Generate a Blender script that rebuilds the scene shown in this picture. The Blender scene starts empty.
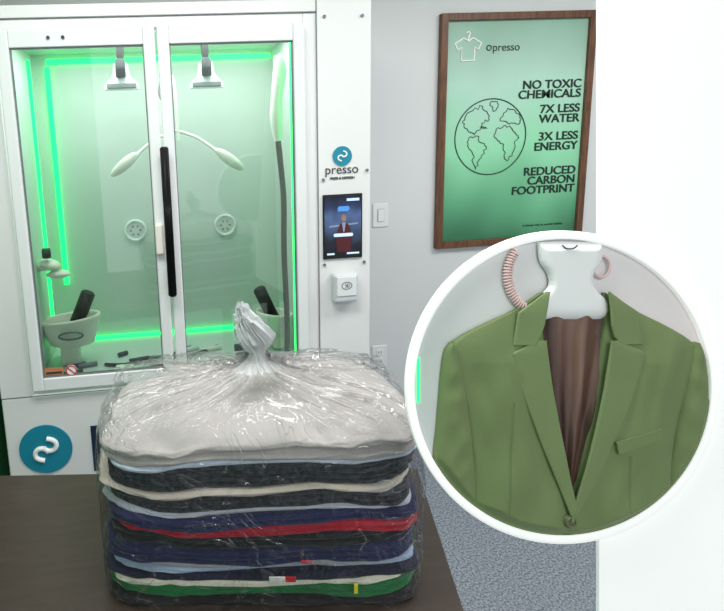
import bpy, bmesh, math, random
from mathutils import Vector, Matrix, noise
random.seed(4)
S=bpy.context.scene
S.view_settings.view_transform='Standard'
S.view_settings.look='None'
col=S.collection

def lin(c):
    return tuple(((v/255)/12.92 if v/255<=.04045 else ((v/255+.055)/1.055)**2.4) for v in c)+(1,)

def mat(name,c,rough=.5,metal=0,em=0,emc=None,bump=0,bscale=200,c2=None,cscale=20,spec=None,stretch=None,sheen=0,lo=.38,hi=.62):
    m=bpy.data.materials.new(name); m.use_nodes=True
    nt=m.node_tree; b=nt.nodes['Principled BSDF']
    b.inputs['Base Color'].default_value=lin(c); b.inputs['Roughness'].default_value=rough
    b.inputs['Metallic'].default_value=metal
    if spec is not None: b.inputs['Specular IOR Level'].default_value=spec
    if sheen: b.inputs['Sheen Weight'].default_value=sheen
    if em:
        b.inputs['Emission Color'].default_value=lin(emc or c); b.inputs['Emission Strength'].default_value=em
    tc=nt.nodes.new('ShaderNodeTexCoord'); mp=nt.nodes.new('ShaderNodeMapping')
    nt.links.new(tc.outputs['Object'],mp.inputs[0])
    if stretch: mp.inputs['Scale'].default_value=stretch
    if c2:
        n=nt.nodes.new('ShaderNodeTexNoise'); n.inputs['Scale'].default_value=cscale; n.inputs['Detail'].default_value=4
        nt.links.new(mp.outputs[0],n.inputs['Vector'])
        r=nt.nodes.new('ShaderNodeValToRGB'); r.color_ramp.elements[0].position=lo; r.color_ramp.elements[1].position=hi
        r.color_ramp.elements[0].color=lin(c); r.color_ramp.elements[1].color=lin(c2)
        nt.links.new(n.outputs['Fac'],r.inputs[0]); nt.links.new(r.outputs[0],b.inputs['Base Color'])
    if bump:
        n=nt.nodes.new('ShaderNodeTexNoise'); n.inputs['Scale'].default_value=bscale; n.inputs['Detail'].default_value=5
        nt.links.new(mp.outputs[0],n.inputs['Vector'])
        bp=nt.nodes.new('ShaderNodeBump'); bp.inputs['Strength'].default_value=bump; bp.inputs['Distance'].default_value=.01
        nt.links.new(n.outputs['Fac'],bp.inputs['Height']); nt.links.new(bp.outputs[0],b.inputs['Normal'])
    return m

def empty(name,mw=None):
    e=bpy.data.objects.new(name,None); e.empty_display_size=.1; col.objects.link(e)
    if mw is not None: e.matrix_world=mw
    return e
def link(o,m=None,p=None,smooth=False):
    col.objects.link(o)
    if m: o.data.materials.append(m)
    if p: o.parent=p
    if smooth:
        for f in o.data.polygons: f.use_smooth=True
    return o
def meshobj(name,vs,fs,m,p=None,smooth=True):
    me=bpy.data.meshes.new(name); me.from_pydata(vs,[],fs); me.update()
    return link(bpy.data.objects.new(name,me),m,p,smooth)
def box(name,x0,x1,y0,y1,z0,z1,m,p=None,bev=0,seg=3):
    bm=bmesh.new(); bmesh.ops.create_cube(bm,size=1)
    for v in bm.verts:
        v.co=Vector(((x0+x1)/2+v.co.x*(x1-x0),(y0+y1)/2+v.co.y*(y1-y0),(z0+z1)/2+v.co.z*(z1-z0)))
    if bev: bmesh.ops.bevel(bm,geom=bm.edges[:],offset=bev,segments=seg,affect='EDGES',profile=.5)
    me=bpy.data.meshes.new(name); bm.to_mesh(me); bm.free()
    return link(bpy.data.objects.new(name,me),m,p,False)
def cyl(name,p0,p1,r,m,p=None,r2=None,n=32,bev=0):
    p0=Vector(p0);p1=Vector(p1);d=p1-p0
    bm=bmesh.new(); bmesh.ops.create_cone(bm,cap_ends=True,segments=n,radius1=r,radius2=r if r2 is None else r2,depth=d.length)
    if bev:
        es=[e for e in bm.edges if all(abs(abs(v.co.z)-d.length/2)<1e-6 for v in e.verts)]
        bmesh.ops.bevel(bm,geom=es,offset=bev,segments=3,affect='EDGES')
    M=Matrix.Translation((p0+p1)/2)@d.to_track_quat('Z','Y').to_matrix().to_4x4()
    bmesh.ops.transform(bm,matrix=M,verts=bm.verts)
    me=bpy.data.meshes.new(name); bm.to_mesh(me); bm.free()
    o=link(bpy.data.objects.new(name,me),m,p,False)
    for f in o.data.polygons: f.use_smooth=len(f.vertices)==4
    return o
def tube(name,pts,r,m,p=None,cyclic=False,radii=None,smooth=True):
    cu=bpy.data.curves.new(name,'CURVE'); cu.dimensions='3D'; cu.bevel_depth=r; cu.bevel_resolution=5; cu.use_fill_caps=True
    sp=cu.splines.new('NURBS' if smooth else 'POLY'); sp.points.add(len(pts)-1)
    for i,q in enumerate(pts):
        sp.points[i].co=(*q,1)
        if radii: sp.points[i].radius=radii[i]
    sp.use_cyclic_u=cyclic
    if smooth: sp.order_u=3; sp.use_endpoint_u=True; sp.resolution_u=8
    return link(bpy.data.objects.new(name,cu),m,p)
def text(name,body,size,loc,m,p=None,align='CENTER',bold=0,rot=(math.pi/2,0,0),sx=1):
    cu=bpy.data.curves.new(name,'FONT'); cu.body=body; cu.size=size; cu.align_x=align; cu.align_y='CENTER'
    cu.extrude=.0008; cu.offset=bold
    o=bpy.data.objects.new(name,cu); col.objects.link(o); cu.materials.append(m)
    o.location=loc; o.rotation_euler=rot; o.scale=(sx,1,1)
    if p: o.parent=p
    return o
def ring(name,c,R,r,m,p=None,n=64,sz=1,axis='y'):
    pts=[]
    for i in range(n):
        a=2*math.pi*i/n
        pts.append((c[0]+R*math.cos(a),c[1],c[2]+R*sz*math.sin(a)))
    return tube(name,pts,r,m,p,cyclic=True)
def ellipsoid(name,c,rad,m,p=None,rot=None):
    bm=bmesh.new(); bmesh.ops.create_uvsphere(bm,u_segments=32,v_segments=20,radius=1)
    M=Matrix.Translation(c)@(rot if rot else Matrix.Identity(4))@Matrix.Diagonal((*rad,1))
    bmesh.ops.transform(bm,matrix=M,verts=bm.verts)
    me=bpy.data.meshes.new(name); bm.to_mesh(me); bm.free()
    return link(bpy.data.objects.new(name,me),m,p,True)

# ---------------- camera ----------------
r=Vector((.99359,-.10478,-.04247)); u=Vector((.05918,.16192,.98503)); f=Vector((.09633,.98123,-.16708))
Rm=Matrix((r,u,-f)).transposed().to_4x4()
cam=bpy.data.cameras.new('camera'); co=bpy.data.objects.new('camera',cam); col.objects.link(co)
co.matrix_world=Matrix.Translation((0,0,1.7))@Rm
cam.sensor_width=36; cam.lens=36*531.9/724; cam.shift_x=.1987; cam.shift_y=-.1196; cam.clip_start=.02
S.camera=co

# ---------------- materials ----------------
M_wall=mat('wall_paint',(213,216,217),.85,bump=.05,bscale=300)
M_wgreen=mat('green_wall_paint',(44,120,72),.7)
M_ceil=mat('ceiling_paint',(235,235,232),.9)
M_carpet=mat('carpet',(96,104,116),.95,c2=(156,163,173),cscale=130,bump=.5,bscale=300)
M_white=mat('white_powdercoat',(228,229,230),.35)
M_seam=mat('seam_grey',(120,124,128),.6)
M_frame=mat('door_frame_white',(228,231,233),.3)
M_liner=mat('cabinet_liner',(208,214,211),.45,bump=.03,bscale=5)
M_cream=mat('cream_plastic',(240,234,226),.4)
M_black=mat('black_plastic',(18,18,20),.35)
M_dark=mat('dark_grey',(50,54,58),.5)
M_teal=mat('teal',(22,134,160),.45)
M_navy=mat('navy_print',(20,35,65),.5)
M_pwhite=mat('white_print',(245,245,245),.5)
M_led=mat('green_led',(20,255,120),.5,em=2.1,emc=(25,255,120))
M_wood=mat('walnut_frame',(112,74,50),.45,c2=(84,54,36),cscale=12,stretch=(8,8,1))
M_steel=mat('steel',(150,150,155),.35,metal=1)

# ---------------- room ----------------
box('floor',-.86,3.4,-2.5,2.75,-.1,0,M_carpet)
box('wall_back',-.86,3.4,2.65,2.75,0,2.7,M_wall)
box('wall_left',-.86,-.76,-2.5,2.65,0,2.7,M_wgreen)
box('wall_right',3.3,3.4,-2.5,2.65,0,2.7,M_wall)
box('ceiling',-.86,3.4,-2.5,2.75,2.7,2.8,M_ceil)
box('baseboard_back',.82,3.3,2.635,2.65,0,.09,M_white,bev=.003)

# ---------------- garment cabinet ----------------
C=empty('garment_cleaning_cabinet')
def cb(n,*a,m=M_white,bev=.004): return box(n,*a,m,C,bev)
cb('base',-.68,.80,2.0,2.60,0,.70,bev=.006)
cb('side_left',-.68,-.56,2.0,2.60,.70,2.152)
cb('side_right',.59,.80,2.0,2.60,.70,2.152)
cb('jamb_right',.54,.59,2.004,2.60,.70,2.106)
cb('top_panel',-.56,.59,2.0,2.60,2.108,2.152)
cb('header',-.56,.54,2.005,2.60,2.068,2.106)
cb('back_liner',-.56,.54,2.52,2.58,.70,2.068,m=M_liner,bev=0)
cb('liner_left',-.56,-.552,2.02,2.52,.70,2.068,m=M_liner,bev=0)
cb('liner_right',.532,.54,2.02,2.52,.70,2.068,m=M_liner,bev=0)
cb('liner_floor',-.552,.532,2.02,2.52,.70,.712,m=M_liner,bev=0)
cb('liner_top',-.552,.532,2.02,2.52,2.056,2.068,m=M_liner,bev=0)
cb('seam_vertical',.588,.592,1.9985,2.0,.02,2.15,m=M_seam,bev=0)
cb('seam_top',-.68,.59,1.9985,2.0,2.106,2.109,m=M_seam,bev=0)
cb('seam_base',-.68,.80,1.9985,2.0,.70,.703,m=M_seam,bev=0)
# glass
G=bpy.data.materials.new('door_glass'); G.use_nodes=True; nt=G.node_tree; nt.nodes.clear()
o_=nt.nodes.new('ShaderNodeOutputMaterial'); t=nt.nodes.new('ShaderNodeBsdfTransparent'); g=nt.nodes.new('ShaderNodeBsdfGlossy'); mx=nt.nodes.new('ShaderNodeMixShader')
t.inputs[0].default_value=(.90,.97,.94,1); g.inputs['Roughness'].default_value=.02
fr=nt.nodes.new('ShaderNodeFresnel'); fr.inputs[0].default_value=1.8
nt.links.new(fr.outputs[0],mx.inputs[0]); nt.links.new(t.outputs[0],mx.inputs[1]); nt.links.new(g.outputs[0],mx.inputs[2]); nt.links.new(mx.outputs[0],o_.inputs[0])
def door(n,x0,x1,z0=.735,z1=2.064,w=.042):
    cb(n+'_stile_1',x0,x0+w,1.965,1.998,z0,z1,m=M_frame,bev=.005)
    cb(n+'_stile_2',x1-w,x1,1.965,1.998,z0,z1,m=M_frame,bev=.005)
    cb(n+'_rail_top',x0+w,x1-w,1.967,1.997,z1-.06,z1,m=M_frame,bev=.004)
    cb(n+'_rail_bottom',x0+w,x1-w,1.967,1.997,z0,z0+.05,m=M_frame,bev=.004)
    cb(n+'_glass',x0+w,x1-w,1.980,1.984,z0+.05,z1-.06,m=G,bev=0)
    for a in ((x0+w,x0+w+.004,z0+.05,z1-.06),(x1-w-.004,x1-w,z0+.05,z1-.06),(x0+w,x1-w,z0+.05,z0+.054),(x0+w,x1-w,z1-.064,z1-.06)):
        cb(n+'_gasket',a[0],a[1],1.974,1.990,a[2],a[3],m=M_seam,bev=0)
door('door_left',-.548,-.004)
door('door_right',.004,.536)
cyl('door_handle',(.006,1.925,1.09),(.006,1.925,1.645),.0155,M_black,C,bev=.004)
for z in (1.14,1.60): cyl('handle_standoff',(.006,1.925,z),(.006,1.966,z),.008,M_black,C)
cb('door_lock',-.046,-.016,1.940,1.966,1.246,1.362,m=M_cream,bev=.008)
for i,(x,z) in enumerate([(.764,2.09),(.785,1.517),(.61,1.488),(.612,1.15),(.775,1.151),(.632,.685),(.775,.72),(-.63,2.13),(.62,2.09)]):
    cyl('screw',(x,1.994,z),(x,2.0,z),.006,M_steel,C,n=16)
for x in (-.37,-.32): cyl('screw',(x,1.962,2.035),(x,1.967,2.035),.006,M_dark,C,n=16)
cyl('badge_small',(.686,1.996,1.576),(.686,2.0,1.576),.038,M_teal,C)
def sglyph(n,cx,y,cz,s,rr):
    A=[(.10,.62),(.42,.55),(.60,.28),(.50,-.02),(.20,-.12),(-.05,.02),(-.12,.15)]
    tube(n+'_a',[(cx+s*x,y,cz+s*z) for x,z in A],rr,M_pwhite,C)
    tube(n+'_b',[(cx-s*x,y,cz-s*z) for x,z in A],rr,M_pwhite,C)
sglyph('badge_small_glyph',.686,1.996,1.576,.030,.0030)
text('panel_wordmark','presso',.050,(.684,1.998,1.524),M_dark,C,sx=1.0)
text('panel_tagline','PRESS & REFRESH',.013,(.686,1.998,1.491),M_dark,C,bold=.0003)
cb('screen_bezel',.606,.765,1.992,2.0,1.172,1.429,m=M_black,bev=.003)
def gradmat(name,stops,axis='Z',em=1.0,base=False,rough=.3,noise_amt=.0):
    m=bpy.data.materials.new(name); m.use_nodes=True; nt=m.node_tree; b=nt.nodes['Principled BSDF']; b.inputs['Roughness'].default_value=rough
    tc=nt.nodes.new('ShaderNodeTexCoord'); sp=nt.nodes.new('ShaderNodeSeparateXYZ'); nt.links.new(tc.outputs['Generated'],sp.inputs[0])
    r_=nt.nodes.new('ShaderNodeValToRGB'); el=r_.color_ramp.elements
    while len(el)<len(stops): el.new(.5)
    for e,(p_,c_) in zip(el,stops): e.position=p_
    for e,(p_,c_) in zip(el,stops): e.color=lin(c_)
    src=sp.outputs[axis]
    if noise_amt:
        n=nt.nodes.new('ShaderNodeTexNoise'); n.inputs['Scale'].default_value=2.2; n.inputs['Detail'].default_value=1
        nt.links.new(tc.outputs['Generated'],n.inputs['Vector'])
        ma=nt.nodes.new('ShaderNodeMath'); ma.operation='MULTIPLY_ADD'; ma.inputs[1].default_value=noise_amt; ma.inputs[2].default_value=-noise_amt/2
        nt.links.new(n.outputs['Fac'],ma.inputs[0]); ad=nt.nodes.new('ShaderNodeMath'); nt.links.new(ma.outputs[0],ad.inputs[0]); nt.links.new(src,ad.inputs[1]); src=ad.outputs[0]
    nt.links.new(src,r_.inputs[0])
    nt.links.new(r_.outputs[0],b.inputs['Base Color'])
    if em: nt.links.new(r_.outputs[0],b.inputs['Emission Color']); b.inputs['Emission Strength'].default_value=em
    return m
M_scr=gradmat('screen_picture',[(0,(8,10,20)),(.3,(20,24,40)),(.6,(70,90,130)),(.8,(30,44,80)),(1,(10,16,34))],em=.4,noise_amt=.5)
cb('screen_picture',.612,.759,1.990,1.9925,1.178,1.423,m=M_scr,bev=0)
M_red=mat('screen_red',(74,22,30),.5,em=.2); M_glow=mat('screen_glow',(190,215,240),.5,em=.5); M_skin=mat('screen_skin',(140,110,100),.5,em=.3); M_blu=mat('screen_blue',(70,130,200),.5,em=.6); M_gry=mat('screen_grey',(130,140,165),.5,em=.3)
def flat(n,pts,y,m,p,th=.0012):
    vs=[(x,y,z) for x,z in pts]+[(x,y+th,z) for x,z in pts]; k=len(pts)
    fs=[list(range(k)),list(range(2*k-1,k-1,-1))]+[[i,i+k,(i+1)%k+k,(i+1)%k] for i in range(k)]
    return meshobj(n,vs,fs,m,p,False)
flat('screen_figure_coat',[(.662,1.20),(.656,1.25),(.666,1.29),(.671,1.309),(.68,1.318),(.695,1.318),(.708,1.308),(.716,1.285),(.722,1.25),(.714,1.20)],1.9885,M_red,C)
flat('screen_figure_shirt',[(.686,1.28),(.680,1.318),(.696,1.318),(.690,1.28)],1.9875,M_gry,C)
flat('screen_figure_head',[(.688+.010*math.cos(a*.5236),1.335+.014*math.sin(a*.5236)) for a in range(12)],1.988,M_skin,C)
flat('screen_rack',[(.63,1.30),(.63,1.306),(.745,1.315),(.745,1.309)],1.9892,M_gry,C)
flat('screen_button',[(.650,1.262),(.646,1.268),(.650,1.275),(.722,1.275),(.726,1.268),(.722,1.262)],1.987,M_glow,C)
flat('screen_banner',[(.666,1.362),(.663,1.372),(.668,1.382),(.708,1.382),(.712,1.372),(.706,1.362)],1.9878,M_blu,C)
flat('screen_pill_1',[(.70,1.402),(.70,1.412),(.75,1.412),(.75,1.402)],1.987,M_glow,C)
flat('screen_pill_2',[(.62,1.19),(.62,1.197),(.65,1.197),(.65,1.19)],1.987,M_glow,C)
flat('screen_pill_3',[(.70,1.19),(.70,1.197),(.75,1.197),(.75,1.19)],1.987,M_glow,C)
M_reader=mat('reader_grey',(205,208,212),.35)
cb('card_reader',.637,.737,1.955,2.0,1.0,1.118,m=M_reader,bev=.012)
cb('card_reader_face',.648,.726,1.951,1.957,1.03,1.108,m=M_frame,bev=.002)
ring('card_reader_symbol',(.687,1.951,1.072),.02,.0014,M_dark,C,sz=.7)
for k in range(3): tube('card_reader_wave',[(.682+k*.006,1.950,1.064),(.686+k*.006,1.950,1.072),(.682+k*.006,1.950,1.08)],.0011,M_dark,C)
cyl('badge_large',(-.53,1.995,.475),(-.53,2.0,.475),.103,M_teal,C,n=64)
sglyph('badge_large_glyph',-.53,1.994,.475,.075,.0095)
text('base_lettering','h',.28,(-.365,1.998,.445),M_navy,C,align='LEFT',bold=.003)
def led(n,*a): cb(n,*a,m=M_led,bev=0)
led('led_left',-.552,-.540,2.40,2.415,.75,2.02)
led('led_left_back',-.500,-.480,2.505,2.519,1.0,2.0)
led('led_right',.514,.532,2.10,2.118,.72,2.05)
led('led_top',-.49,.52,2.505,2.519,2.012,2.034)
led('led_bottom',-.54,.52,2.50,2.518,.716,.728)
def area(n,loc,rot,sx,sy,P,c=(1,1,1),p=None):
    l=bpy.data.lights.new(n,'AREA'); l.shape='RECTANGLE'; l.size=sx; l.size_y=sy; l.energy=P; l.color=c
    o=bpy.data.objects.new(n,l); col.objects.link(o); o.location=loc; o.rotation_euler=rot
    if p: o.parent=p
    return o
area('cabinet_fill_light',(0,2.2,2.05),(0,0,0),.95,.2,7.5,(.93,1,.94),C)  # added fill light to brighten the dark interior, no visible fixture
def hook(x,z):
    cb('hook_rail',x-.014,x+.014,2.27,2.33,z+.05,2.056,m=M_black)
    pts=[(x-.028,z+.06),(x+.028,z+.06),(x+.035,z+.01),(x+.072,z-.03),(x+.072,z-.045),(x-.072,z-.045),(x-.072,z-.03),(x-.035,z+.01)]
    flat('hook_body',pts,2.27,M_frame,C,th=.05)
    cyl('hook_cylinder',(x,2.255,z+.0),(x,2.255,z+.075),.020,M_dark,C,bev=.004)
    cb('hook_bar',x-.06,x+.06,2.262,2.27,z-.04,z-.02,m=M_seam)
hook(-.15,1.92); hook(.20,1.915)
tube('hanger_stem',[(.03,2.3,2.05),(.03,2.3,1.97),(.05,2.3,1.93),(.07,2.3,1.90),(.07,2.3,1.66)],.007,M_cream,C)
for s_ in (-1,1):
    tube('hanger_arm',[(.06,2.3,1.70),(.06+s_*.07,2.3,1.68),(.06+s_*.13,2.28,1.64),(.06+s_*.19,2.26,1.59)],.007,M_cream,C)
    rot=Matrix.Rotation(s_*math.radians(38),4,'Y')
    ellipsoid('hanger_paddle',(.06+s_*.22,2.25,1.57),(.075,.018,.024),M_cream,C,rot)
tube('hanger_hook_strap',[(.04,2.28,1.98),(.0,2.28,1.9),(.0,2.28,1.82),(.05,2.28,1.78)],.004,M_seam,C)
for x in (-.15,.28):
    ring('air_port',(x,2.515,1.24),.047,.007,M_frame,C); cyl('air_port_disc',(x,2.515,1.24),(x,2.52,1.24),.04,M_liner,C)
    for a in range(6):
        cyl('air_port_hole',(x+.022*math.cos(a*1.047),2.512,1.24+.022*math.sin(a*1.047)),(x+.022*math.cos(a*1.047),2.516,1.24+.022*math.sin(a*1.047)),.005,M_seam,C,n=12)
tube('steam_wand',[(.475,2.16,1.98),(.49,2.16,1.95),(.480,2.16,1.88),(.468,2.16,1.80),(.464,2.16,1.72),(.472,2.16,1.64)],.027,M_cream,C,radii=[.5,1,1.0,.8,1.05,.6])
M_hose=mat('brown_hose',(44,30,28),.5)
tube('steam_hose',[(.470,2.16,1.66),(.480,2.16,1.55),(.492,2.16,1.4),(.485,2.16,1.2),(.490,2.16,1.0),(.495,2.16,.85),(.49,2.16,.73)],.012,M_hose,C)
def cup(n,cx,cy,z0,z1,rx,ry,tilt):
    # hollow rounded holder: outer wall, lip and inner wall, lathed then squashed and tilted
    prof=[(0,0),(.62,0),(.74,.06),(.88,.5),(1.0,.92),(.98,1.0),(.9,1.0),(.86,.94),(.76,.5),(.6,.25),(0,.22)]
    vs=[];fs=[];N=48
    for (a_,b_) in prof:
        for j in range(N):
            th=2*math.pi*j/N; X=cx+rx*a_*math.cos(th); Y=cy+ry*a_*math.sin(th); Z=z0+(z1-z0)*b_+tilt*a_*math.cos(th)*b_
            vs.append((X,Y,Z))
    for i in range(len(prof)-1):
        for j in range(N): fs.append((i*N+j,i*N+(j+1)%N,(i+1)*N+(j+1)%N,(i+1)*N+j))
    return meshobj(n,vs,fs,M_cream,C,True)
cup('roller_holder',-.44,2.26,.80,.925,.13,.07,.012)
cb('roller_holder_foot',-.49,-.41,2.22,2.30,.712,.81,m=M_cream,bev=.02)
ring('roller_holder_slot',(-.43,2.186,.865),.05,.004,M_seam,C,sz=.32)
cyl('roller',(-.43,2.24,.86),(-.350,2.24,1.035),.031,M_black,C,bev=.006)
cup('roller_holder_right',.455,2.24,.775,.885,.085,.06,-.012)
cb('roller_holder_foot_right',.44,.51,2.21,2.28,.712,.79,m=M_cream,bev=.018)
cyl('roller_right',(.455,2.23,.84),(.385,2.23,1.0),.028,M_black,C,bev=.005)
ellipsoid('cuff_clamp',(-.50,2.25,1.165),(.045,.04,.022),M_cream,C,Matrix.Rotation(.3,4,'Y'))
cyl('cuff_clamp_knob',(-.505,2.22,1.20),(-.505,2.22,1.24),.018,M_dark,C,bev=.003)
ellipsoid('cuff_clamp_pad',(-.47,2.25,1.12),(.05,.03,.018),M_cream,C)
cyl('cuff_clamp_bracket',(-.552,2.25,1.15),(-.49,2.25,1.15),.012,M_cream,C)
cols=[M_black,M_seam,M_cream,M_dark,M_frame]
for i in range(30):
    x=-.45+random.random()*.88; y=2.06+random.random()*.22; w=.015+random.random()*.035
    if random.random()<.5: cb('floor_tool',x-w,x+w,y-.012,y+.012,.712,.722+random.random()*.025,m=random.choice(cols),bev=.002)
    else: cyl('floor_tool',(x-w,y,.723),(x+w,y+.02,.723),.010,random.choice(cols),C,n=16)
tube('floor_hose',[(-.3,2.2,.72),(-.2,2.15,.725),(-.1,2.25,.72),(.05,2.18,.722),(.2,2.3,.72)],.007,M_black,C)
M_or=mat('sticker_orange',(190,130,90),.5); M_rd=mat('sticker_red',(190,40,45),.5)
cb('sticker',-.50,-.43,1.978,1.980,.792,.822,m=M_or,bev=0); cb('sticker_text',-.495,-.435,1.9772,1.978,.797,.806,m=M_dark,bev=0)
cyl('sticker_round',(-.40,1.978,.805),(-.40,1.980,.805),.022,M_pwhite,C); ring('sticker_ring',(-.40,1.978,.805),.019,.0025,M_rd,C); tube('sticker_bar',[(-.413,1.977,.818),(-.387,1.977,.792)],.0025,M_rd,C,smooth=False)

# ---------------- poster ----------------
Pp=empty('framed_poster')
x0,x1,z0,z1=1.41,2.243,1.02,2.214; w=.036
box('frame_left',x0,x0+w,2.62,2.65,z0,z1,M_wood,Pp,.003); box('frame_right',x1-w,x1,2.62,2.65,z0,z1,M_wood,Pp,.003)
box('frame_top',x0+w,x1-w,2.62,2.65,z1-w,z1,M_wood,Pp,.003); box('frame_bottom',x0+w,x1-w,2.62,2.65,z0,z0+w,M_wood,Pp,.003)
M_post=gradmat('poster_print',[(0,(56,116,84)),(.2,(96,170,128)),(.42,(146,216,174)),(.68,(174,214,196)),(.86,(160,194,178)),(1,(140,180,160))],em=0,noise_amt=.35,rough=.45)
box('poster_sheet',x0+w,x1-w,2.638,2.648,z0+w,z1-w,M_post,Pp)
M_ink=mat('poster_ink',(22,45,38),.6)
py=2.6365
for b_,z in [('NO TOXIC',1.852),('CHEMICALS',1.803),('7X LESS',1.727),('WATER',1.676),('3X LESS',1.585),('ENERGY',1.532),('REDUCED',1.403),('CARBON',1.354),('FOOTPRINT',1.304)]:
    text('poster_text',b_,.060,(2.190,py,z),M_ink,Pp,'RIGHT',bold=.0006,sx=1.10)
    text('poster_text',b_,.060,(2.1925,py-.0004,z+.001),M_ink,Pp,'RIGHT',bold=.0006,sx=1.10)
text('poster_wordmark','presso',.055,(1.765,py,2.045),M_ink,Pp,sx=1)
ring('poster_wordmark_dot',(1.672,py,2.045),.012,.0025,M_ink,Pp)
text('poster_smallprint','A cleaner way to care for clothes',.017,(2.02,py,1.115),M_ink,Pp)
ring('poster_globe',(1.70,py,1.597),.195,.0028,M_ink,Pp)
def blob(n,pts):
    P=[]
    for i in range(len(pts)):
        a=Vector((*pts[i],0)); b=Vector((*pts[(i+1)%len(pts)],0)); d_=b-a; nrm=Vector((-d_.y,d_.x,0))
        for q_ in (0,.25,.5,.75):
            c_=a+d_*q_+nrm*(random.random()-.5)*.35*(q_>0); P.append((1.70+c_.x,py,1.597+c_.y))
    tube(n,P,.0019,M_ink,Pp,cyclic=True,smooth=False)
blob('globe_north_america',[(-.14,.11),(-.10,.14),(-.05,.16),(-.02,.12),(-.01,.09),(-.05,.075),(-.06,.04),(-.08,.035),(-.09,.015),(-.11,.03),(-.14,.05),(-.155,.08)])
blob('globe_south_america',[(-.12,-.0),(-.08,.01),(-.04,-.03),(-.02,-.05),(-.04,-.09),(-.06,-.12),(-.075,-.165),(-.09,-.13),(-.10,-.07),(-.125,-.04)])
blob('globe_greenland',[(-.01,.175),(.03,.18),(.035,.15),(.01,.13)])
blob('globe_africa',[(.03,.04),(.07,.055),(.11,.045),(.14,.01),(.16,-.01),(.135,-.04),(.125,-.09),(.10,-.13),(.08,-.10),(.075,-.04),(.04,-.02),(.02,.01)])
blob('globe_europe',[(.05,.08),(.065,.11),(.09,.145),(.13,.13),(.165,.08),(.15,.06),(.12,.065),(.09,.07)])
blob('globe_islands',[(-.06,.055),(-.03,.05),(-.02,.045),(-.04,.045)])
tube('poster_shirt_icon',[(1.56+x,py,2.05+z) for x,z in [(-.035,-.065),(-.035,.0),(-.055,-.012),(-.07,.02),(-.025,.045),(0,.03),(.025,.045),(.07,.02),(.055,-.012),(.035,.0),(.035,-.065)]],.0042,M_pwhite,Pp,cyclic=True,smooth=False)
tube('poster_hook_icon',[(1.56+x,py,2.05+z) for x,z in [(0,.035),(0,.055),(.012,.065),(.0,.078),(-.01,.07)]],.0035,M_pwhite,Pp)

# ---------------- wall plates ----------------
def plate(name,x,z,sw=False):
    e=empty(name)
    box('plate',x-.042,x+.042,2.642,2.65,z-.062,z+.062,M_white,e,.003)
    if sw:
        box('switch_surround',x-.018,x+.018,2.640,2.643,z-.034,z+.034,M_seam,e,.001)
        box('switch_rocker',x-.016,x+.016,2.636,2.643,z-.032,z+.032,M_frame,e,.002)
    else:
        for dz in (.024,-.024):
            box('socket',x-.02,x+.02,2.638,2.643,z+dz-.017,z+dz+.017,M_frame,e,.003)
            for dx in (-.007,.007): box('slot',x+dx-.0015,x+dx+.0015,2.6375,2.6385,z+dz-.004,z+dz+.009,M_dark,e)
plate('wall_outlet',1.114,.434); plate('light_switch',1.114,1.218,True)

# ---------------- table ----------------
T=empty('table')
M_table=mat('dark_wood_table',(66,56,50),.35,c2=(56,46,41),cscale=9,stretch=(1,8,1),bump=.03,bscale=40,lo=.25,hi=.75)
q=[(.617,1.214),(-.70,1.394),(-.74,.55),(.41,.45)]
bm=bmesh.new()
lo=[bm.verts.new((x,y,.755)) for x,y in q]; hi=[bm.verts.new((x,y,.80)) for x,y in q]
bm.faces.new(hi); bm.faces.new(lo[::-1])
for i in range(4): bm.faces.new((lo[i],lo[(i+1)%4],hi[(i+1)%4],hi[i]))
bmesh.ops.recalc_face_normals(bm,faces=bm.faces); bmesh.ops.bevel(bm,geom=bm.edges[:],offset=.004,segments=3,affect='EDGES')
me=bpy.data.meshes.new('top'); bm.to_mesh(me); bm.free(); link(bpy.data.objects.new('top',me),M_table,T)
cx_=sum(a for a,b in q)/4; cy_=sum(b for a,b in q)/4
lg=[(cx_+(a-cx_)*.92,cy_+(b-cy_)*.88) for a,b in q]
for i,(a,b) in enumerate(lg): box('leg_%d'%(i+1),a-.03,a+.03,b-.03,b+.03,0,.757,M_table,T,.003)

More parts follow.
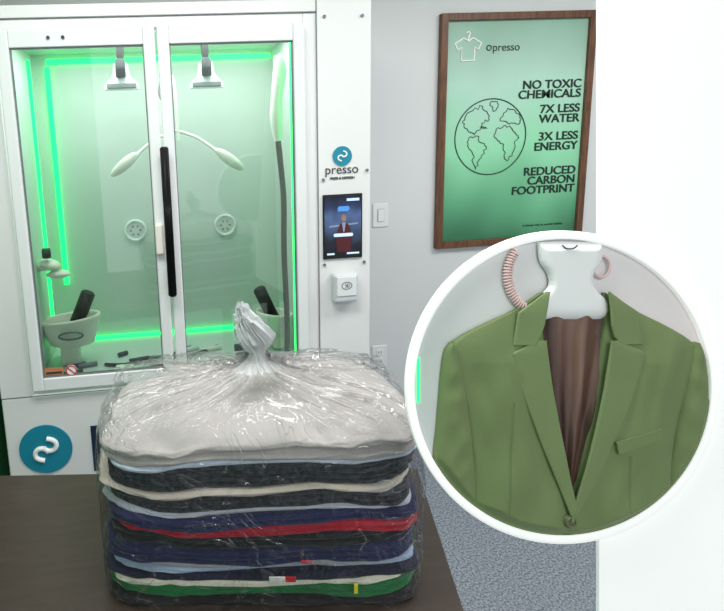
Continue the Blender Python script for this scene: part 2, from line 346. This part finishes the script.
# ---------------- clothes pile ----------------
CX,CY=.160,1.022; ex=Vector((.989,-.147)); ey=Vector((.147,.989))
def se(a,n):
    c_,s_=math.cos(a),math.sin(a)
    return math.copysign(abs(c_)**(2/n),c_),math.copysign(abs(s_)**(2/n),s_)
def W(x,y,z):
    k=max(0,min(1,(z-.80)/.15))
    return k*(.006*math.sin(9*x+2+z*4)+.0035*math.sin(17*x+5*y+z*14)+.0025*math.sin(31*x-8*y+z*27))
K=empty('folded_clothes_pile')
def folded(name,z,h,m,hw=.288,hd=.142,lobes=1,seed=0,dome=0,dx=0,n=6,rough=.003,dpow=2.2,wr=1,dy=0):
    N=240; prof=[(0,0,0),(.4,0,0),(.75,0,0),(.93,0,0)]
    st=10*lobes
    for i in range(st+1):
        t_=i/st; e=(abs(math.sin(math.pi*lobes*t_))**.5)*h/(2*lobes)*1.0
        prof.append((1,t_,e))
    prof+=[(.985,1,0),(.97,1,0)]+[(1-j_*.03,1,0) for j_ in range(2,32)]+[(.03,1,0),(.0,1,0)]
    vs=[];fs=[]
    for (s_,t_,e) in prof:
        for j in range(N):
            a=2*math.pi*j/N; cx,sy=se(a,n)
            nz=noise.noise(Vector((cx*2.2+seed*7.1,sy*2.2,seed*3.3)))*.014*s_+noise.noise(Vector((cx*9+seed,sy*9,t_*3*lobes)))*rough*1.3*s_
            lx=(hw*s_+(e+nz)*(1 if s_>.9 else s_))*cx+dx; ly=(hd*s_+(e+nz)*(1 if s_>.9 else s_))*sy+dy
            X=CX+ex.x*lx+ey.x*ly; Y=CY+ex.y*lx+ey.y*ly
            dd=dome*(1-s_**dpow)*t_ if dome else 0
            zz=z+h*t_+dd
            if dome and t_>=.5:
                g_=noise.noise(Vector((lx*5+seed,ly*9,3)))
                zz+=wr*(g_*.014*(1-s_*.4)+(abs(noise.noise(Vector((lx*7+ly*6+seed,ly*11-lx*5,9)))))*.020-.005+abs(noise.noise(Vector((lx*16-ly*9,ly*19+lx*12,2))))*.008)
                zz+=.010/(1+math.exp(-(ly-.01-.10*lx+.06)/.0025))*(1-s_**6)
                zz+=.0025*math.exp(-((lx-.13-ly*.5)/.0022)**2)-.005*math.exp(-((lx+.05+ly*.35)/.004)**2)*(1-s_**6)
            vs.append((X,Y,zz+W(lx,ly,zz)))
    for i in range(len(prof)-1):
        for j in range(N):
            a=i*N+j;b=i*N+(j+1)%N; fs.append((a,b,b+N,a+N))
    return meshobj(name,vs,fs,m,K,True)
def cloth(n,c,c2=None,sc=250,b=.3): return mat(n,c,.92,bump=b,bscale=sc,c2=c2,cscale=120,sheen=.2)
L=[('black_shirt',.012,(20,21,26),None,1,0),('green_shirt',.026,(18,110,58),None,2,.004),('cream_shirt',.018,(226,224,210),None,1,-.004),
('navy_striped_shirt',.018,(22,26,52),None,1,0),('light_blue_shirt',.012,(150,168,196),None,1,.006),('grey_shirt',.010,(150,152,160),None,1,-.006),('navy_trousers',.034,(28,34,74),None,3,-.004),
('black_trousers',.030,(22,24,32),None,2,.003),('red_shirt',.022,(164,18,46),None,2,.014),('navy_sweater',.024,(30,36,80),None,2,.0),
('pale_grey_shirt',.014,(186,190,206),None,1,-.006),('heather_sweater',.034,(30,32,40),(58,60,70),3,.0),('cream_trousers',.012,(196,186,176),None,1,-.012),
('charcoal_jeans',.048,(28,30,38),(52,56,66),4,.003),('blue_grey_shirt',.012,(184,196,216),None,1,.004)]
z=.802
tot=sum(l[1] for l in L)
for i,(n_,h,c_,c2,lb,dx) in enumerate(L):
    hh=h*.300/tot
    folded(n_,z,hh*1.06,cloth('cloth_'+n_,c_,c2),lobes=lb,seed=i+1,dx=dx,hw=.300-.007*((i*7)%3)+(.0 if i>1 else .004),hd=.152-.005*((i*5)%3))
    z+=hh
M_hd=cloth('cloth_light_grey_sweatpants',(164,159,159),None,220,.15)
folded('light_grey_sweatpants',z-.002,.034,M_hd,lobes=2,seed=31,dome=.034,n=5,hw=.294,hd=.152,dpow=4,wr=1.1)
def onpile(lx,ly,zz): return (CX+ex.x*lx+ey.x*ly,CY+ex.y*lx+ey.y*ly,zz)
def patch(n,lx,zz,w_,h_,c_):
    mm=mat('patch_'+n,c_,.8); X,Y,_=onpile(lx,-.167,0)
    o=box(n,-w_/2,w_/2,-.0015,.0015,-h_/2,h_/2,mm,K,.0005); o.location=(X,Y,zz); o.rotation_euler=(0,0,-.1476)
patch('label_white',.03,.868,.03,.010,(225,225,225)); patch('label_red',.055,.868,.02,.010,(190,30,40)); patch('label_tag_red',.085,.905,.02,.005,(200,60,80))
patch('label_yellow',.175,.848,.007,.020,(225,215,40))

# ---------------- plastic bag ----------------
B=bpy.data.materials.new('clear_plastic'); B.use_nodes=True; nt=B.node_tree; nt.nodes.clear()
o_=nt.nodes.new('ShaderNodeOutputMaterial'); t=nt.nodes.new('ShaderNodeBsdfTransparent'); g=nt.nodes.new('ShaderNodeBsdfGlossy'); g.inputs['Roughness'].default_value=.09
df=nt.nodes.new('ShaderNodeBsdfDiffuse'); df.inputs[0].default_value=(.9,.92,.95,1)
tc=nt.nodes.new('ShaderNodeTexCoord'); n1=nt.nodes.new('ShaderNodeTexNoise'); n1.inputs['Scale'].default_value=7; n1.inputs['Detail'].default_value=3; n1.inputs['Distortion'].default_value=2.0
nt.links.new(tc.outputs['Object'],n1.inputs['Vector'])
rg=nt.nodes.new('ShaderNodeMath'); rg.operation='SUBTRACT'; rg.inputs[1].default_value=.5; nt.links.new(n1.outputs['Fac'],rg.inputs[0])
ab=nt.nodes.new('ShaderNodeMath'); ab.operation='ABSOLUTE'; nt.links.new(rg.outputs[0],ab.inputs[0])
bp=nt.nodes.new('ShaderNodeBump'); bp.inputs['Strength'].default_value=1; bp.inputs['Distance'].default_value=.05; nt.links.new(ab.outputs[0],bp.inputs['Height'])
cr=nt.nodes.new('ShaderNodeMapRange'); cr.inputs[1].default_value=0; cr.inputs[2].default_value=.011; cr.inputs[3].default_value=.55; cr.inputs[4].default_value=0; nt.links.new(ab.outputs[0],cr.inputs[0])
n2=nt.nodes.new('ShaderNodeTexNoise'); n2.inputs['Scale'].default_value=9; nt.links.new(tc.outputs['Object'],n2.inputs['Vector'])
mr2=nt.nodes.new('ShaderNodeMapRange'); mr2.inputs[1].default_value=.45; mr2.inputs[2].default_value=.65; nt.links.new(n2.outputs['Fac'],mr2.inputs[0])
mu=nt.nodes.new('ShaderNodeMath'); mu.operation='MULTIPLY'; nt.links.new(cr.outputs[0],mu.inputs[0]); nt.links.new(mr2.outputs[0],mu.inputs[1])
lw=nt.nodes.new('ShaderNodeLayerWeight'); lw.inputs[0].default_value=.16
for x in (g,df,lw): nt.links.new(bp.outputs[0],x.inputs['Normal'])
m1=nt.nodes.new('ShaderNodeMixShader'); m1.inputs[0].default_value=.12
nt.links.new(g.outputs[0],m1.inputs[1]); nt.links.new(df.outputs[0],m1.inputs[2])
ma=nt.nodes.new('ShaderNodeMath'); ma.operation='MULTIPLY_ADD'; ma.inputs[1].default_value=.45; ma.inputs[2].default_value=.03; ma.use_clamp=True; nt.links.new(lw.outputs['Fresnel'],ma.inputs[0])
ad=nt.nodes.new('ShaderNodeMath'); ad.use_clamp=True; nt.links.new(ma.outputs[0],ad.inputs[0]); nt.links.new(mu.outputs[0],ad.inputs[1])
m2=nt.nodes.new('ShaderNodeMixShader'); nt.links.new(ad.outputs[0],m2.inputs[0]); nt.links.new(t.outputs[0],m2.inputs[1]); nt.links.new(m1.outputs[0],m2.inputs[2]); nt.links.new(m2.outputs[0],o_.inputs[0])
KB=empty('plastic_bag')
keys=[(1.0,.8015,6),(1.02,.82,6),(1.03,.90,6),(1.025,1.0,6),(1.025,1.10,5.5),(1.005,1.148,5),(.94,1.176,4.5),(.76,1.193,3.5),(.5,1.206,2.6),(.22,1.224,2),(.08,1.246,2),(.045,1.266,2)]
N=400; NR=100; vs=[];fs=[]
kx,ky=.008,-.03
for i in range(NR+1):
    T_=i/NR*(len(keys)-1); k_=min(int(T_),len(keys)-2); t_=T_-k_
    A,Bk=keys[k_],keys[k_+1]; sc,zz,n_=[A[q_]*(1-t_)+Bk[q_]*t_ for q_ in range(3)]
    for j in range(N):
        a=2*math.pi*j/N; cx,sy=se(a,n_)
        up=max(0,min(1,(zz-1.13)/.08))
        wr=noise.noise(Vector((math.cos(a)*9,math.sin(a)*9,zz*3)))*(.006+.05*sc*up)+noise.noise(Vector((math.cos(a)*26,math.sin(a)*26,zz*8)))*(.003+.03*sc*up)
        if zz>.81: wr+=noise.noise(Vector((cx*3,sy*3,zz*16)))*.008
        hw,hd=.308,.168
        lx=(hw*sc+wr*.6)*cx+kx*up*(1-sc*.8); ly=(hd*sc+wr*.4)*sy+ky*up*(1-sc*.8)
        zo=zz+(.016*noise.noise(Vector((math.cos(a)*8,math.sin(a)*8,4)))+.010*noise.noise(Vector((math.cos(a)*22,math.sin(a)*22,7))))*up
        vs.append(onpile(lx,ly,zo))
for i in range(NR):
    for j in range(N):
        a=i*N+j;b=i*N+(j+1)%N; fs.append((a,b,b+N,a+N))
meshobj('bag_film',vs,fs,B,KB,True)
B2=mat('gathered_plastic',(232,235,238),.2,bump=.5,bscale=60); b=B2.node_tree.nodes['Principled BSDF']; b.inputs['Alpha'].default_value=.5
def tuft(n,keys,amp,seed,ox=0,lean=-.35):
    vs=[];fs=[];N=200;NR=70
    for i in range(NR+1):
        T_=i/NR*(len(keys)-1); k_=min(int(T_),len(keys)-2); t_=T_-k_; t_=t_*t_*(3-2*t_)
        rr,zz=[keys[k_][q_]*(1-t_)+keys[k_+1][q_]*t_ for q_ in range(2)]
        for j in range(N):
            a=2*math.pi*j/N; tw=a+(zz-1.25)*14
            w_=1+amp*noise.noise(Vector((math.cos(tw)*5,math.sin(tw)*5,zz*8+seed)))+amp*.7*noise.noise(Vector((math.cos(tw)*14,math.sin(tw)*14,zz*14+seed)))
            X,Y,_=onpile(kx,ky,0); ln=(zz-1.29)*(lean if zz>1.29 else 0)
            vs.append((X+ox+rr*w_*math.cos(a)+ln,Y+rr*w_*math.sin(a)*.8,zz+.02*noise.noise(Vector((math.cos(a)*4,math.sin(a)*4,seed)))*(zz>1.33)))
    for i in range(NR):
        for j in range(N):
            a=i*N+j;b=i*N+(j+1)%N; fs.append((a,b,b+N,a+N))
    meshobj(n,vs,fs,B2,KB,True)
tuft('bag_neck',[(.040,1.224),(.019,1.242),(.014,1.257),(.019,1.268),(.027,1.282),(.022,1.298),(.016,1.308)],.5,1)
tuft('bag_tuft',[(.014,1.262),(.022,1.278),(.025,1.294),(.023,1.312),(.017,1.330),(.010,1.342),(.004,1.350)],.9,5,-.002,-.35)
tuft('bag_tuft_tip',[(.010,1.28),(.013,1.31),(.014,1.332),(.010,1.346),(.004,1.358)],1.0,9,-.008,-.35)

# ---------------- added board for the blank right margin, round inset as shadow box ----------------
LOC=Vector((.5414,.6466,1.3206)); MW=Matrix.Translation(LOC)@Rm
k=.75/531.9
def c2(px,py,z=0): return ((px-563)*k,(387-py)*k,z*k)
D=empty('round_shadow_box_display',MW)
M_board=mat('white_board_glow',(250,250,250),.6,em=.25,emc=(255,255,255))  # slight glow put into the board to keep it pure white, not a lamp
M_ring=mat('white_ring_glow',(252,252,252),.5,em=.3,emc=(255,255,255))  # ring whitened by its own glow as well
bl=(597-563+8)*k; br=bl+.62
up_z=u.z; ybot=-LOC.z/up_z
box('margin_board',bl,br,ybot+.045,.62,-.018,-.0115,M_board,D,.0005)  # added board, stands in for the blank white right margin
box('margin_board_foot',bl+.05,br-.05,ybot+.03,ybot+.06,-.05,-.012,M_board,D,.002)
ZR=-2.0
def annulus(name,ri,ro,z0_,z1_,m,p,n=160):
    prof=[(ri,z0_),(ri,z1_-.5),(ri+.6,z1_),(ro-.6,z1_),(ro,z1_-.5),(ro,z0_)]
    vs=[];fs=[]
    for (R_,z_) in prof:
        for j in range(n):
            a=2*math.pi*j/n; vs.append((R_*k*math.cos(a)+1.5*k,R_*k*math.sin(a)-1.2*k,z_*k))
    q_=len(prof)
    for i in range(q_):
        for j in range(n): fs.append((i*n+j,((i+1)%q_)*n+j,((i+1)%q_)*n+(j+1)%n,i*n+(j+1)%n))
    return meshobj(name,vs,fs,m,p,True)
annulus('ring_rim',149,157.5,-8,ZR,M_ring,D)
M_bd=gradmat('shadow_box_backing',[(0,(196,204,202)),(.25,(216,218,220)),(.6,(224,220,224)),(1,(224,214,216))],axis='X',em=.05,rough=.7)
OX,OY=3.5,2.0
vs=[(154.5*k*math.cos(2*math.pi*j/128)+2*k,154.5*k*math.sin(2*math.pi*j/128)-1*k,-8*k) for j in range(128)]
meshobj('backing_disc',vs,[list(range(128))],M_bd,D,False)
def sheet(name,Lp,Rp,zf,m,p,rows=110,cols=44,RC=153.0):
    CXc,CYc=563+2.5,387+1.5
    ya=max(Lp[0][1],Rp[0][1],387-RC+.5); yb=min(Lp[-1][1],Rp[-1][1],CYc+RC-OY-.1)
    def ip(P_,y):
        for a,b in zip(P_,P_[1:]):
            if a[1]<=y<=b[1]:
                t_=(y-a[1])/max(1e-6,b[1]-a[1]); return a[0]+(b[0]-a[0])*t_
        return P_[-1][0]
    vs=[];fs=[];
    for i in range(rows+1):
        y=ya+(yb-ya)*i/rows; xl,xr=ip(Lp,y),ip(Rp,y)
        for j in range(cols+1):
            s_=j/cols; x=xl+(xr-xl)*s_
            X=x+OX; Y=y+OY
            h_=math.sqrt(max(0,RC**2-(min(Y,CYc+RC)-CYc)**2))
            X=max(CXc-h_,min(CXc+h_,X)); Y=min(Y,CYc+RC)
            zz=max(-7.0,zf(x,y,s_,i/rows))
            rad=math.hypot(X-CXc,Y-CYc)
            lim=-3.2+max(0,146.5-rad)*.9
            if Y>330: zz=min(zz,lim); zz=max(zz,-3.4 if rad>147.5 and -6.9<zz else zz)
            vs.append(c2(X,Y,zz))
    for i in range(rows):
        for j in range(cols):
            a=i*(cols+1)+j; fs.append((a+1,a,a+cols+1,a+cols+2))
    return meshobj(name,vs,fs,m,p,True)
def smooth(P_,it=2):
    for _ in range(it):
        o=[P_[0]]
        for a,b in zip(P_,P_[1:]): o+= [(a[0]*.75+b[0]*.25,a[1]*.75+b[1]*.25),(a[0]*.25+b[0]*.75,a[1]*.25+b[1]*.75)]
        o.append(P_[-1]); P_=o
    return P_
def nn(x,y,s,sy=1.0,o=0): return noise.noise(Vector((x/s,y/s*sy,o)))
BZ=empty('blazer',MW)
M_bl=mat('green_wool',(116,134,88),.75,bump=.03,bscale=1500,c2=(106,124,79),cscale=1400,sheen=.1)
M_lap=mat('green_wool_lit',(121,139,93),.75,bump=.03,bscale=1500,c2=(111,129,84),cscale=1400,sheen=.1)  # same wool made lighter: brighter shading of lapels and collar put into the colour
M_lin=mat('brown_lining',(140,108,96),.26,c2=(58,36,32),cscale=12,stretch=(1.8,.12,1),lo=.36,hi=.58)  # satin highlights and dark folds painted as colour streaks
def edge(s,w=.06): 
    e=min(s,1-s)/w
    return 1 if e>=1 else math.sqrt(max(0,1-(1-e)**2))
sheet('lining',[(534,298),(536,330),(547,400),(563,490),(567,505)],[(608,298),(606,330),(595,400),(574,490),(569,505)],
      lambda x,y,s,t:-3.2+2.4*math.sin(s*15+y*.012)*(1-t*.5)+1.4*nn(x,y,12,.3,2)-1.5*abs(s-.5),M_lin,BZ,100,90)
sheet('jacket_back',[(446,352),(438,400),(430,470),(420,545)],[(694,352),(704,400),(706,470),(706,545)],lambda x,y,s,t:-6.8 if (y<500) else -6.4,M_bl,BZ,90,60)
def bodyz(o,sgn):
    def g_(x,y,s,t):
        base=-6.2+4*edge(s,.05)+7*math.sin(math.pi*min(1,max(0,s)))**.7*min(1,max(0,(y-300)/60))
        fold=3.8*nn(x+sgn*(y-400)*.35,y,38,.35,o)+2.1*nn(x-sgn*(y-400)*.25,y,17,.3,o+4)
        return base+fold*min(1,max(.3,(y-320)/60))*edge(s,.2)
    return g_
bl_=bodyz(1,1); br_=bodyz(11,-1)
sheet('body_left',smooth([(540,291),(514,309),(482,323),(455,337),(446,346),(449,360),(458,385),(466,420),(471,470),(472,548)],1),
      [(542,291),(541,320),(549,400),(562,480),(567,510),(570,525),(574,548)],
      lambda x,y,s,t:bl_(x,y,s,t)-1.4*math.exp(-((x-(506-(y-430)*.04))/1.1)**2)*(y>400),M_bl,BZ,170,140)
sheet('body_right',[(602,291),(603,320),(593,400),(574,480),(565,510),(563,525),(560,548)],
      smooth([(604,291),(634,309),(668,325),(690,338),(698,347),(694,362),(684,390),(676,425),(670,470),(666,548)],1),
      lambda x,y,s,t:br_(x,y,s,t)-1.4*math.exp(-((x-(622+(y-450)*.03))/1.1)**2)*(y>452),M_bl,BZ,170,140)
def sl(o):
    return lambda x,y,s,t:-6.9+9*math.sqrt(max(0,1-(2*s-1)**2))+2.4*nn(x,y,16,.6,o)*(s*(1-s)*4)+2.0*math.sin(y*.13+x*.12+o)*(s*(1-s)*4)*nn(x,y,30,1,o+1)
sheet('sleeve_left',smooth([(449,341),(443,349),(440,365),(437,400),(433,450),(426,500),(412,548)],1),smooth([(450,341),(457,352),(464,380),(470,420),(474,460),(477,500),(478,548)],1),sl(3),M_bl,BZ,120,50)
sheet('sleeve_right',smooth([(694,341),(688,354),(680,385),(675,420),(670,460),(666,500),(664,548)],1),smooth([(696,341),(704,350),(708,370),(710,400),(711,440),(714,490),(716,548)],1),sl(8),M_bl,BZ,120,50)
lz=lambda o,b:(lambda x,y,s,t:b+2.0*edge(s,.06)+.8*nn(x,y,30,.6,o)+2.0*(s if o<5 else 1-s))
sheet('lapel_left',[(531,337),(507,350),(509,362),(514,385),(524,412),(538,448),(553,484),(565,514)],[(539,337),(541,350),(545,380),(553,425),(562,470),(569,500),(567,514)],lz(2,3.5),M_lap,BZ,110,60)
sheet('lapel_right',[(603,337),(601,352),(596,385),(587,425),(577,465),(568,495),(564,516)],[(611,337),(637,349),(635,362),(628,388),(616,418),(601,450),(585,484),(567,516)],lz(6,4.0),M_lap,BZ,110,60)
sheet('collar_left',[(541,289),(527,300),(513,310),(511,322),(508,342)],[(543,289),(541,305),(538,322),(534,334),(529,342)],lz(2,2.6),M_lap,BZ,60,50)
sheet('collar_right',[(601,289),(603,305),(604,322),(607,334),(613,342)],[(603,289),(618,300),(632,309),(635,322),(637,341)],lz(16,2.6),M_lap,BZ,60,50)
pw=[(608,438),(653,424),(654,435),(610,449)]
vs=[]
for lvl in (0,1):
    for x,y in pw: vs.append(c2(x+OX,y+OY,(6.6 if x<630 else 5.6)+lvl*1.0-4*(1-lvl)))
o=meshobj('breast_pocket',vs,[(3,2,1,0),(4,5,6,7),(0,1,5,4),(1,2,6,5),(2,3,7,6),(3,0,4,7)],M_bl,BZ,False)
M_btn=mat('button_olive',(96,104,72),.35)
def cl(n,px,py,z0_,z1_,R_,m,p): return cyl(n,c2(px,py,z0_),c2(px,py,z1_),R_*k,m,p,n=40,bev=.5*k)
bx,by=568,520
cl('button',bx,by,-3,5,6,M_btn,BZ)
tube('button_rim',[c2(bx+4.6*math.cos(a*.3927),by+4.6*math.sin(a*.3927),5) for a in range(16)],.9*k,M_btn,BZ,cyclic=True)
for dx in (-1.3,1.3):
    for dy in (-1.3,1.3): cyl('button_hole',c2(bx+dx,by+dy,4.9),c2(bx+dx,by+dy,5.2),.6*k,M_black,BZ,n=12)
# hanger
H_=empty('coat_hanger',MW)
M_hg=mat('hanger_white',(236,237,240),.35)
sheet('hanger_body',smooth([(537,240),(537,250),(539,262),(546,270),(549,282),(544,290),(534,298),(531,312),(536,318)],1),smooth([(601,240),(602,250),(601,262),(593,270),(591,282),(596,290),(606,298),(609,312),(605,318)],1),
      lambda x,y,s,t:min(-5+6*edge(s,.16)-(0 if y<300 else 5*max(0,(abs(y-300)/18))**4),-2.5+max(0,y-242)*.5),M_hg,H_,90,60)
tube('hanger_emblem',[c2(569+8*math.cos(a*.3927),243+6*math.sin(a*.3927),1.4) for a in range(1,8)],.7*k,M_dark,H_)
PH=empty('coiled_hose',MW)
M_pk=mat('pink_hose',(226,194,194),.4)
arc=[]
for i in range(170):
    a=math.radians(248-i/170*112)
    cx0=541+31*math.cos(a); cy0=276-36*math.sin(a); b_=i*.9
    arc.append(c2(cx0+4.2*math.cos(b_)*math.cos(a),cy0-4.2*math.cos(b_)*math.sin(a),-4.5+2.2*math.sin(b_)))
tube('coil_left',arc,1.2*k,M_pk,PH)
tube('coil_right',[c2(604+9*math.cos(a*.5),267+11*math.sin(a*.5),-4) for a in range(-5,6)],1.4*k,M_pk,PH)
tube('coil_core',[c2(541+31*math.cos(math.radians(a)),276-36*math.sin(math.radians(a)),-5) for a in range(138,250,8)],2.2*k,M_pk,PH)
M_br=mat('brown_garment',(120,98,88),.8)
sheet('brown_sleeve',[(704,352),(706,420),(704,500)],[(711,355),(715,400),(714,500)],lambda x,y,s,t:-6.9,M_br,D,20,6)
box('green_light_strip',(420-563)*k,(422-563)*k,(387-405)*k,(387-360)*k,-7.5*k,-6.5*k,M_led,D)

# ---------------- lights ----------------
area('ceiling_light_1',(-.1,.9,2.69),(0,0,0),1.2,.6,35,(1,.985,.96))
area('ceiling_light_2',(2.0,1.2,2.69),(0,0,0),1.2,.6,35,(1,.985,.96))
area('ceiling_light_3',(.3,-1.2,2.69),(0,0,0),1.2,.6,33,(1,.985,.96))
w=bpy.data.worlds.new('world'); S.world=w; w.use_nodes=True
w.node_tree.nodes['Background'].inputs[0].default_value=(.95,.97,1,1); w.node_tree.nodes['Background'].inputs[1].default_value=.85
